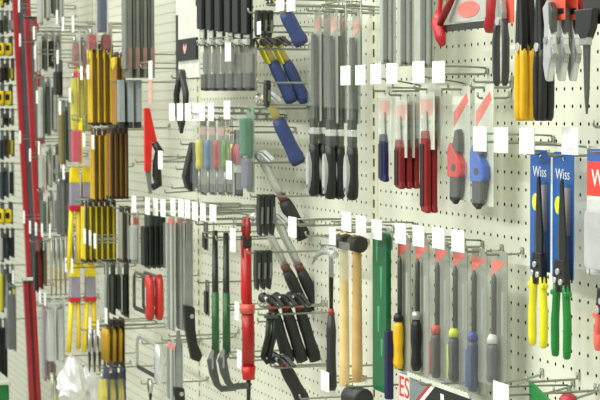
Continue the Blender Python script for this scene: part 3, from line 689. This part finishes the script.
# white labels and wires above the files
for (u, v), s in (((280, 2), 'left one of the two white labels over the blue hammers'), ((291, 2), 'right one of the two white labels over the blue hammers')):
    pp = at(u+4, v+4, 5.2); hook(pp.x, pp.z, 5.2, 'wire hook holding '+s, None, (u, v))
for u, v, s in ((326, 12, 'front'), (339, 10, 'middle'), (352, 8, 'right')):
    pp = at(u, v, 3.6); hook(pp.x, pp.z, 3.6, 'bare wire hook over the long files, %s one' % s, 'bare hooks over the files', rise=.06)
for u, v, L, s in ((304, 220, 3.2, 'bare wire hook on the open board right of the single chrome hammer'), (306, 236, 3.0, 'bare wire hook on the open board, just under the other one'), (258, 322, 4.2, 'bare wire hook behind the three clustered hammers, upper'), (240, 352, 4.0, 'bare wire hook crossing the red puller, upper'), (242, 361, 4.0, 'bare wire hook crossing the red puller, lower'), (300, 399, 4.0, 'bare wire hook at the lower edge under the hammers')):
    pp = at(u, v, L); hook(pp.x, pp.z, L, s)
pp = at(296, 226, 5.2); hook(pp.x, pp.z, 5.0, 'wire hook whose white label covers the end of the single hammer grip', None, (292.5, 227), labsize=(1.8, 1.5))
# --- dark packs top
for u, s in ((203, 'leftmost'), (212, 'second'), (221, 'third'), (231, 'fourth'), (239, 'fifth'), (248, 'rightmost')):
    stack(blade_pack('trowel_pack', 2.2, [LGREY], None, M((44, 46, 40), .5), 1, endlen=.5, ends=LGREY, toplen=4.2, topmat=BLACK, bub=False), u, -30, 44+(u % 3), 5.2, '%s of six black trowel packs in the upper row' % s, 'pack')
for u, s in ((207, 'leftmost'), (216, 'second'), (225, 'third'), (234, 'fourth'), (243, 'fifth'), (252, 'rightmost')):
    stack(blade_pack('scraper_pack', 2.2, [M((104, 104, 94), .45)], None, M((118, 118, 106), .5), 1, endlen=1.4, ends=BLK2), u, 42, 91+(u % 3), 5.0, '%s of six grey dark footed scraper packs, second row' % s, 'pack', lab=((228, 52) if u == 225 else None), labsize=(1.6, 1.5))
# --- screwdriver row
cols = [(203, M((214, 206, 60), .4), 'yellow', (202, 112)), (212, M((84, 120, 160), .4), 'pale blue', (211, 112)), (221, M((176, 60, 46), .4), 'brick red', None), (229, M((96, 140, 60), .4), 'leaf green', (227, 110)), ]
for u, mt, s, lb in cols:
    def mk(h, mt=mt):
        r = thing('screwdriver_pack'); card(r, 2.0, h, M((132, 134, 120), .5)); zb = .35-h
        patch(r, rect(-.9, -1.2, .9, -.5), PPINK, name='printed_logo')
        P, R = grip_profile(-1.6, -h*.62, .42, .34, -.35); MB().tube(P, R, 10).build('handle', mt, r)
        MB().tube([(0, -.35, -h*.6), (0, -.35, zb+.4)], .12, 8).build('shaft', STEEL, r)
        MB().box((0, -.2, zb+.6), (1.6, .2, .7)).build('foot', BLK2, r)
        bubble(r, -.9, zb+.15, .9, -.3, .75); return r
    stack(mk, u, 117, 195, 5.0, 'carded screwdriver with %s handle in the row under the scrapers' % s, 'pack', lab=lb, labsize=(1.7, 1.5))
def trio(h):
    r = thing('paint_marker_pack'); card(r, 2.3, h, BLK2); zb = .35-h
    for x, mt in ((-.7, YEL), (0, M((70, 30, 40), .4)), (.7, M((206, 60, 90), .4))):
        MB().tube([(x, -.3, -.8), (x, -.3, -1.2), (x, -.3, -h*.44)], [.16, .3, .3], 10).build('marker', mt, r)
    patch(r, rect(-1.1, -h*.58, 1.1, -h*.46), PALE, name='printed_band'); bubble(r, -1.0, zb+.2, 1.0, -.4, .7); return r
stack(trio, 238, 130, 196, 5.0, 'black pack of yellow and red markers with pale band', 'pack', lab=(229, 170), labsize=(1.6, 1.5))
def green_bag(h):
    r = thing('chalk_pack'); card(r, 2.0, h, M((118, 146, 122), .5)); zb = .35-h
    MB().prism(rrect(-.8, zb+h*.42, .8, -.6, .3), -.7, -.03).build('chalk_bottle', M((40, 116, 80), .4), r, .15)
    MB().prism(rrect(-.75, zb+.3, .8, zb+h*.4, .3), -.55, -.03).build('chalk_reel', M((116, 114, 136), .4), r, .1)
    bubble(r, -.95, zb+.1, .95, -.2, .95); return r
stack(green_bag, 250, 106, 192, 5.0, 'green and lilac chalk reel pack beside the hammer heads', 'pack')
# --- red puller, pry bars, tools around
stack(red_puller, 246, 216, 405, 5.0, 'long bright red nail puller with black rod', 'tool', lab=(233, 240), labsize=(1.4, 1.9), hz=-.4)
for lb, s in (((237, 311), 'upper'), ((239.5, 359), 'lower')):
    pp = at(lb[0]+4, lb[1], 4.0); hook(pp.x-.9, pp.z, 5.0, 'wire hook with white price label left of the red puller, %s' % s, None, lb, labsize=(1.2, 1.5))
stack(prybar(M((34, 92, 46), .4)), 215, 230, 390, 5.2, 'green sleeved pry bar, left one of the pair', 'pry bar', lab=(213, 213), hz=-.3, labsize=(1.9, 1.4))
stack(prybar(M((30, 84, 40), .4)), 226, 232, 388, 5.2, 'green sleeved pry bar, right one next to the red puller', 'pry bar', hz=-.3)
stack(blade_pack('nail_set_pack', 1.4, [BLK2], None, M((96, 96, 84), .5), 1, bub=False), 205.5, 222, 250, 5.4, 'small dark nail set pack under the long label row', 'pack', lab=(203, 212), labsize=(1.6, 1.5))
stack(blade_pack('nail_set_pack', 1.2, [BLK2], None, M((84, 84, 72), .5), 1, bub=False), 207, 280, 315, 5.2, 'small dark nail set pack hanging low left of the pry bars', 'pack')
def hook_bar(h):
    r = thing('cats_paw'); zb = .35-h
    MB().tube([(0, 0, .3), (0, -.1, -h*.4), (0, -.5, -h*.8), (0, -.2, zb), (0, .5, zb+.3)], [.2, .24, .24, .22, .14], 8).build('bar', M((40, 46, 40), .4, .5), r)
    MB().box((0, -.1, 0), (.6, .5, .3)).build('claw', DSTEEL, r, .06); return r
stack(hook_bar, 269, 312, 362, 5.2, '{} of the two dark hooked bars next to the clustered hammers', 'pry bar', 2, 6)

# ================================================================== THE THIRD BAY
stack(big_square, 187, -28, 78, 5.0, 'large pale layout square pack with black logo plate', 'pack')
stack(divider, 181, 72, 131, 5.3, 'black wing divider dangling over the white label row', 'divider', hz=-.2)
for u, s in ((172, 'leftmost'), (180, 'second from left'), (188, 'third from left'), (196, 'fourth from left')):
    pp = at(u+3, 113, 5.6); hook(pp.x, pp.z, 5.6, 'wire hook with white label under the wing divider, %s' % s, 'labelled hooks under the divider', (u, 112), labsize=(2.0, 1.55))
stack(leaf_tool, 190, 142, 192, 5.0, '{} of the two black leaf shaped caulk tools left of the screwdrivers', 'caulk tool', 2, 10.5)
pp = at(162, 162, 6.3); hook(pp.x, pp.z, 6.3, 'wire hook with white label before the pruning saw handle', None, (160.5, 160), labsize=(1.6, 1.7))
for u, v, L, s in ((178, 156, 3.5, 'bare wire hook beside the black leaf shaped tools, upper'), (176, 168, 3.0, 'bare wire hook beside the black leaf shaped tools, lower'), (165, 190, 5.5, 'bare wire hook sloping under the red pruning saw, left'), (172, 186, 4.5, 'bare wire hook sloping under the red pruning saw, right'), (136, 160, 4.5, 'bare wire hook left of the pruning saw blade')):
    pp = at(u, v, L); hook(pp.x, pp.z, L, s, rise=-.05)
stack(pruning_saw, 150, 66, 193, 6.2, 'red sheathed pruning saw with black handle and tall white tag', 'saw', lab=(150.5, 70), labsize=(1.3, 1.7))
def tall_pack(h):
    r = thing('level_pack'); card(r, 2.4, h, M((104, 107, 98), .5), .3); zb = .35-h
    MB().box((0, -.14, -h*.5+.1), (1.6, .26, h*.88)).build('level_body', M((122, 126, 120), .45), r, .04)
    MB().prismx([(-.1, zb+3.0), (.32, zb+3.0), (.32, zb+1.2), (-.1, zb+.8)], 1.2, 1.22).build('printed_logo', M((136, 108, 100), .5), r); return r
stack(tall_pack, 125, -110, 78, 6.0, '{} of the four tall grey level packs left of the pruning saw', 'pack', 4, 7.5)
def grey_blade(h):
    r = thing('taping_knife'); zb = .35-h
    MB().prism([(-.8, .35), (.8, .35), (.9, zb+.6), (-.9, zb+.6)], -.3, .28).build('blade', M((150, 160, 162), .4, .2), r, .03)
    MB().box((0, 0, zb+.35), (1.5, .5, .7)).build('handle', BLK2, r, .08); return r
stack(grey_blade, 120, 80, 128, 6.2, '{} of the three wide grey taping knives under the level packs', 'knife', 3, 8.5)
# long label row at y about 208 with packs under it
def dark_pack(h): return carded('drill_bit_pack', M((34, 48, 36), .5), M((28, 32, 30), .5), 2.2, .5, None, 'bit_case', 0, False)(h)
stack(dark_pack, 147, 212, 268, 6.0, '{} of the four black bit packs under the long label row', 'pack', 4, 5, lab=(147.5, 206), labsize=(1.7, 1.6))
def grey_pack(h): return blade_pack('saw_blade_pack', 2.3, [GREY, LGREY], PINK, M((168, 170, 158), .5), 2)(h)
stack(grey_pack, 171, 213, 330, 6.0, '{} of the three grey saw blade packs with pink headers', 'pack', 3, 9, lab=(163, 208), labsize=(1.7, 1.6))
stack(hand_saw, 188, 214, 362, 5.6, 'hand saw with black handle hanging at the grey saw blade packs', 'saw', lab=(181, 208), labsize=(1.7, 1.6), hz=-.2)
stack(hand_saw, 178, 330, 420, 5.8, 'second hand saw with dark handle, low beside the chrome hacksaw', 'saw', hz=-.2)
for (u, v), s in (((134, 204), 'first from left'), ((155.5, 207), 'third from left'), ((173, 207), 'fifth from left'), ((187.5, 209), 'seventh from left'), ((195, 211), 'eighth from left')):
    pp = at(u+2, v+2, 6.2); hook(pp.x, pp.z, 6.3, 'wire hook of the long label row, its white label %s' % s, 'labelled hooks of the long row', (u, v), labsize=(1.7, 1.6))
# hacksaws hanging across
def put_saw(u0, u1, vt, vb, d, fm, hm, label, n=1, dpx=8, bl=BLK2):
    p = at(u0, vt, d); q = at(u1, vt, d); h = p.z-at(u1, vb, d).z; w = (q.x-p.x)
    r0 = hacksaw(w, fm, hm, None, bl, .75)(h); dy = dpx/(px_in(u0, vt, d)*.96)
    for k in range(n):
        r = r0 if not k else dup(r0); r.location = W(((p.x+q.x)/2, -d+k*dy, p.z)); tag(r, label.format(ORD[n][k]) if n > 1 else label, 'saw', None if n == 1 else 'pair of red handled hacksaws')
    hook((p.x+q.x)/2, p.z-.26, d+.5, hook_words(label.replace('{} of the ', '')))
put_saw(134, 149, 272, 320, 5.9, DSTEEL, M((192, 44, 40), .4), '{} of the two red handled hacksaws in dark frames', 2, 9)
put_saw(137, 158, 336, 384, 5.5, STEEL, CHROME, 'chrome handled hacksaw under the two red handled hacksaws')
stack(scissors(BLACK), 150, 378, 402, 5.8, 'black jawed pliers peeking in under the chrome hacksaw', 'pliers', hz=-.2)
# --- yellow blocks
stack(rule_pack(M((222, 184, 30), .5), M((92, 58, 20), .5), M((240, 216, 30), .4)), 91, 44, 126, 6.5, '{} of the four bright yellow folding rule packs in the upper block', 'rule', 4, 6.2, lab=(88, 72), labsize=(1.2, 1.5))
stack(rule_pack(M((168, 118, 24), .5), M((66, 38, 16), .5), M((214, 186, 30), .4)), 115.5, 52, 128, 6.4, '{} of the two brownish folding rule packs ending the upper block', 'rule', 2, 6.2)
stack(rule_pack(M((206, 166, 24), .5), M((84, 54, 18), .5), YEL, hd=False), 93, 128, 202, 6.5, '{} of the three ochre folding rule packs in the middle block', 'rule', 3, 5.6, lab=(93, 142), labsize=(1.2, 1.5))
stack(rule_pack(M((138, 96, 20), .5), M((50, 32, 16), .5), YEL, hd=False), 109.5, 126, 199, 6.4, '{} of the four brown folding rule packs ending the middle block', 'rule', 4, 5)
stack(rule_pack(M((228, 208, 24), .45), M((54, 48, 24), .5), YEL, hd=False), 84, 200, 262, 6.8, '{} of the six lemon yellow rule packs in the lower block', 'rule', 6, 5.6, lab=(84.5, 236), labsize=(1.2, 1.6))
stack(rule_pack(M((150, 150, 130), .45), M((44, 44, 36), .5), YEL, hd=False), 121, 206, 262, 6.4, '{} of the two dark grey rule packs right of the lemon yellow ones', 'rule', 2, 6)
def yb(h):
    r = thing('chisel_set_pack'); card(r, 2.6, h, M((60, 46, 24), .5)); zb = .35-h
    for x in (-.8, 0, .8): MB().tube([(x, -.35, -.7), (x, -.35, -1.3), (x, -.35, zb+.6)], [.2, .36, .3], 8).build('chisel_handle', M((182, 144, 26), .4), r)
    MB().box((0, -.1, -.2), (2.3, .2, .5)).build('header', BLK2, r); return r
stack(yb, 109, 318, 366, 6.6, '{} of the three amber chisel sets beside the chrome hacksaw', 'pack', 3, 6)
stack(carded('glue_pack', M((46, 50, 80), .5), M((226, 206, 40), .4), 2.6, .7, None, 'tube_body', 1), 106, 366, 412, 6.6, '{} of the three navy and yellow packs at the lower edge', 'pack', 3, 8)
mixed('drill_bit_pack', 106, 262, 318, 6.2, ((GN, SV), (DK, GN), (SV, DK), (DK, DK)), 6.5, '{} grey or dark pack left of the red handled hacksaws', 2.2, (0,), lab=(106, 316))
stack(grey_pack, 171, 338, 400, 6.2, '{} of the two grey saw blade packs low beside the chrome hacksaw', 'pack', 2, 8)
stack(carded('grey_file_pack', M((150, 150, 140), .5), M((176, 178, 172), .4), 2.4, .5, M((150, 60, 60), .5), 'file_body'), 136, 212, 262, 5.5, 'pale grey file pack left of the black bit packs', 'pack')
# loppers with grey wraps
stack(marking_pole, 74, 166, 268, 6.8, '{} of the two tall yellow loppers with grey wraps, upper pair', 'lopper', 2, 11.5, hz=.2)
stack(marking_pole, 74, 262, 352, 6.8, '{} of the two yellow loppers with grey wraps, lower set', 'lopper', 2, 15, hz=.2)
stack(carded('tape_pack', M((206, 190, 40), .5), M((226, 214, 36), .4), 2.4, .55, MAG, 'tape_body', 1), 76, 66, 132, 6.6, '{} of the three yellow tape packs left of the upper rule packs', 'pack', 3, 6.5, lab=(81.5, 73), labsize=(1.2, 1.5))
stack(carded('tape_pack', M((216, 206, 40), .5), MAG, 2.2, .9, YEL, 'tape_body', 0), 80, 118, 164, 6.6, 'yellow tape pack with magenta body over the grey wrapped loppers', 'pack', lab=(84, 140), labsize=(1.2, 1.5))
stack(carded('tall_blue_pack', M((196, 204, 204), .5), M((40, 56, 96), .45), 2.4, .7, None, 'blue_body'), 105, -20, 34, 6.0, 'pale pack with dark blue body over the yellow rule packs', 'pack')
stack(carded('red_pack', M((176, 160, 150), .5), M((170, 40, 40), .45), 2.4, .8, None, 'red_body', 1), 95, 22, 52, 6.2, '{} of the two small red packs directly over the yellow rule packs', 'pack', 2, 14)
stack(carded('brush_pack', M((190, 190, 180), .5), M((150, 92, 84), .45), 2.2, .6, None, 'red_body', 1), 78, 30, 68, 6.4, '{} of the three grey packs with dull red bodies, top left', 'pack', 3, 7, lab=(73, 24), labsize=(1.1, 1.8))
stack(scissors(M((40, 42, 40), .4)), 89, 328, 372, 6.4, '{} of the five crossed grey wire tools behind the white bag', 'tool', 5, 5)

# ================================================================== THE FAR BAY
stack(level, 18, -60, 272, 6.3, 'tall red spirit level with grey web, longest at far left', 'level', rot=(2.4, 0, 0), hz=.5)
stack(lambda h: level(h, (120, 110, 112), .6), 31, 18, 225, 5.8, 'red spirit level right behind the longest one', 'level', rot=(2.4, 0, 0), hz=.5)
stack(lambda h: level(h, (96, 34, 40), .45, (146, 28, 34)), 29, 282, 430, 6.3, 'red spirit level in the lower row at far left', 'level', rot=(2.4, 0, 0), hz=.5)
stack(blade_pack('blade_pack', 2.2, [LILAC], None, M((160, 104, 108), .5), 1), 44, 304, 380, 6.4, '{} of the three dusty pink packs right of the lower red level', 'pack', 3, 4.5, lab=(45, 299), labsize=(1.0, 1.6))
mixed('steel_pack', 41, -60, 26, 6.2, ((PL, SV), (SV, PL), (PL, GN), (SV, SV)), 6.5, '{} pale steel pack along the top edge', lab=(57, 17))
mixed('steel_pack', 39, 30, 74, 6.2, ((SV, PL), (PL, GN), (SV, DK), (PL, SV)), 6.5, '{} pale steel pack right of the red levels, upper', lab=(37, 97))
mixed('steel_pack', 42, 76, 140, 6.2, ((GN, SV), (SV, GN), (PL, SV)), 6.5, '{} grey steel pack right of the red levels, lower')
stack(carded('black_pack', BLACK, BLK2, 2.4, .7, None, 'black_body', 0, False), 60, 60, 97, 6.0, 'single black pack among pale steel packs at upper left', 'pack', lab=(57.5, 57), labsize=(1.1, 1.6))
mixed('trowel_pack', 43, 144, 190, 6.2, ((PL, SV), (SV, PL), (GN, SV)), 7, '{} pale trowel pack right of the red levels', lab=(39, 148))
mixed('trowel_pack', 45, 190, 234, 6.2, ((PL, GN), (SV, PL), (PL, SV)), 6.5, '{} grey trowel pack over the brass shears')
mixed('trowel_pack', 63, 100, 166, 6.0, ((GN, OL), (DK, GN)), 6, '{} olive pack beside the yellow tape packs', lab=(60, 108))
stack(scissors(M((168, 150, 84), .4)), 51, 236, 296, 6.2, '{} of the six brass coloured shears in a slanted bundle', 'shears', 6, 4.5, lab=(50, 231), labsize=(1.0, 1.7), hz=-.2)
stack(carded('black_pack', M((70, 74, 66), .5), M((40, 42, 38), .5), 2.4, .6, None, 'black_body', 1), 62, 172, 236, 6.0, '{} of the two dark packs left of the grey wrapped loppers', 'pack', 2, 5, lab=(63.5, 172), labsize=(1.0, 1.7))
stack(carded('silver_pack', M((190, 194, 190), .5), CHROME, 2.6, .7, None, 'steel_body', 1), 53, 298, 362, 6.2, '{} of the two silver packs right of the dusty pink packs', 'pack', 2, 9)
stack(plastic_bag, 72, 354, 400, 7.4, 'crumpled white plastic bag at the lower left, upper one', 'bag')
stack(plastic_bag, 88, 364, 408, 5.0, 'crumpled white plastic bag at the lower left, lower one', 'bag')
stack(scissors(M((196, 180, 90), .4)), 52, 372, 420, 6.4, '{} of the three brass shears left of the white bags', 'shears', 3, 5, hz=-.2)
# far left: tape measures and dark packs
for v0, v1, s in ((36, 56, 'highest'), (84, 106, 'middle'), (202, 224, 'lowest')):
    stack(tape, 2, v0, v1, 6.6, '{} of the two yellow tape measures at the left edge, %s hook' % s, 'tape measure', 2, 8)
mixed('hardware_pack', 2, -40, 8, 6.4, ((DK, YL), (GN, DK), (DK, OL)), 5, '{} assorted pack at the top left corner')
mixed('hardware_pack', 2, 10, 35, 6.4, ((GN, DK), (SV, GN), (DK, SV)), 5, '{} assorted pack over the highest tape measures')
mixed('hardware_pack', 2, 58, 84, 6.4, ((DK, DK), (OL, DK), (DK, YL)), 5, '{} dark pack under the highest tape measures')
mixed('hardware_pack', 2, 108, 128, 6.4, ((DK, SV), (GN, DK), (SV, OL)), 5, '{} assorted pack under the middle tape measures')
mixed('hardware_pack', 2, 130, 160, 6.4, ((SL, DK), (OL, BR), (DK, YL)), 5, '{} brownish pack halfway down the left edge')
mixed('hardware_pack', 2, 162, 200, 6.4, ((DK, SL), (SV, SL), (PL, DK)), 5, '{} slate pack over the lowest tape measures')
mixed('hardware_pack', 2, 228, 262, 6.4, ((DK, SV), (DK, SL), (GN, DK)), 5, '{} dark pack under the lowest tape measures')
mixed('hardware_pack', 2, 264, 312, 6.4, ((GN, YL), (GN, SV), (PL, GN)), 5, '{} greenish pack left of the lower red level')
stack(carded('hardware_pack', M((84, 92, 90), .5), M((50, 60, 64), .45), 2.4, .9, M((190, 180, 60), .5), 'tool_body', 1), 14, 285, 350, 5.5, 'grey pack with slate body left of the lower red level', 'pack', lab=(13, 277), labsize=(1.2, 1.8))
stack(carded('hardware_pack', M((30, 32, 34), .5), BLACK, 2.4, .5, None, 'tool_body', 0, False), 0, 318, 378, 6.6, '{} of the two black packs over the green box', 'pack', 2, 5)
mixed('bit_pack', 37, 240, 292, 6.3, ((RD, DK), (DK, RD), (SV, OL)), 4, '{} dark red pack over the dusty pink packs', 2.0)
# labels alone on hooks, far left
for i, (u, v, s) in enumerate(((19, 6, 'at the top of the longest red level'), (20, 40, 'second down the longest red level'), (35, 52, 'second down the shorter red level'), (34, 33, 'at the top of the shorter red level'), (20, 137, 'halfway down the longest red level'), (30, 155, 'over the web of the longest red level'), (24, 217, 'low on the longest red level'), (30, 227, 'low on the grey web of the longest red level'), (36, 229, 'at the foot of the shorter red level'), (42, 230, 'just right of the shorter red level foot'), (63, 24, 'over the pale steel packs'), (70, 95, 'left of the yellow tape packs'), (90, 238, 'over the lemon yellow packs, second'), (95, 241, 'over the lemon yellow packs, third'), (40, 297, 'right of the head of the lower red level'), (90, 325, 'in front of the lower yellow loppers'), (98, 328, 'right of the lower yellow loppers'), (66, 265, 'left of the lower yellow loppers'), (72, 266, 'at the caps of the lower yellow loppers'))):
    pp = at(u+1, v+2, 7.2); hook(pp.x, pp.z, 7.2, 'wire hook with small white label %s' % s, None, (u, v), labsize=(1.1, 1.6))
# green box on the base deck
g = at(4, 377, 8.5)
r = thing('storage_box'); r.location = W((g.x, -12.0, -55.45)); hh = g.z+55.45
MB().box((-4, 0, hh/2-.3), (14, 7.4, hh-.6)).build('box_body', M((20, 112, 50), .4), r, .3)
MB().box((-4, 0, hh-.3), (14.6, 7.8, .6)).build('lid', M((200, 206, 196), .4), r, .15)
tag(r, 'green box with pale lid standing on the deck at the lower left corner', 'box')

# ------------------------------------------------------------------ light: rows of shop fluorescents under the ceiling, open shop beyond
def lamp(x, y, z, sx, sy, w):
    l = bpy.data.lights.new('fluorescent', 'AREA'); l.shape = 'RECTANGLE'; l.size = sx*I; l.size_y = sy*I; l.energy = w; l.color = (.985, 1, .945)
    o = bpy.data.objects.new('fluorescent', l); C.objects.link(o); o.location = W((x, y, z)); return o
for x, f in ((-220, .28), (-150, .42), (-80, .8), (-10, 1.1), (60, 1.1)):      # far lamps are set dimmer so the left bays come out darker
    lamp(x, -44, 65, 60, 8, 22*f)
    lamp(x, -130, 65, 60, 8, 62*f)
w = bpy.data.worlds.new('shop'); SC.world = w; w.use_nodes = True
w.node_tree.nodes['Background'].inputs[0].default_value = (.97, 1, .93, 1); w.node_tree.nodes['Background'].inputs[1].default_value = .42
SC.view_settings.view_transform = 'Standard'; SC.view_settings.look = 'None'; SC.view_settings.gamma = 1; SC.view_settings.use_curve_mapping = False
SC.view_settings.exposure = 0.3
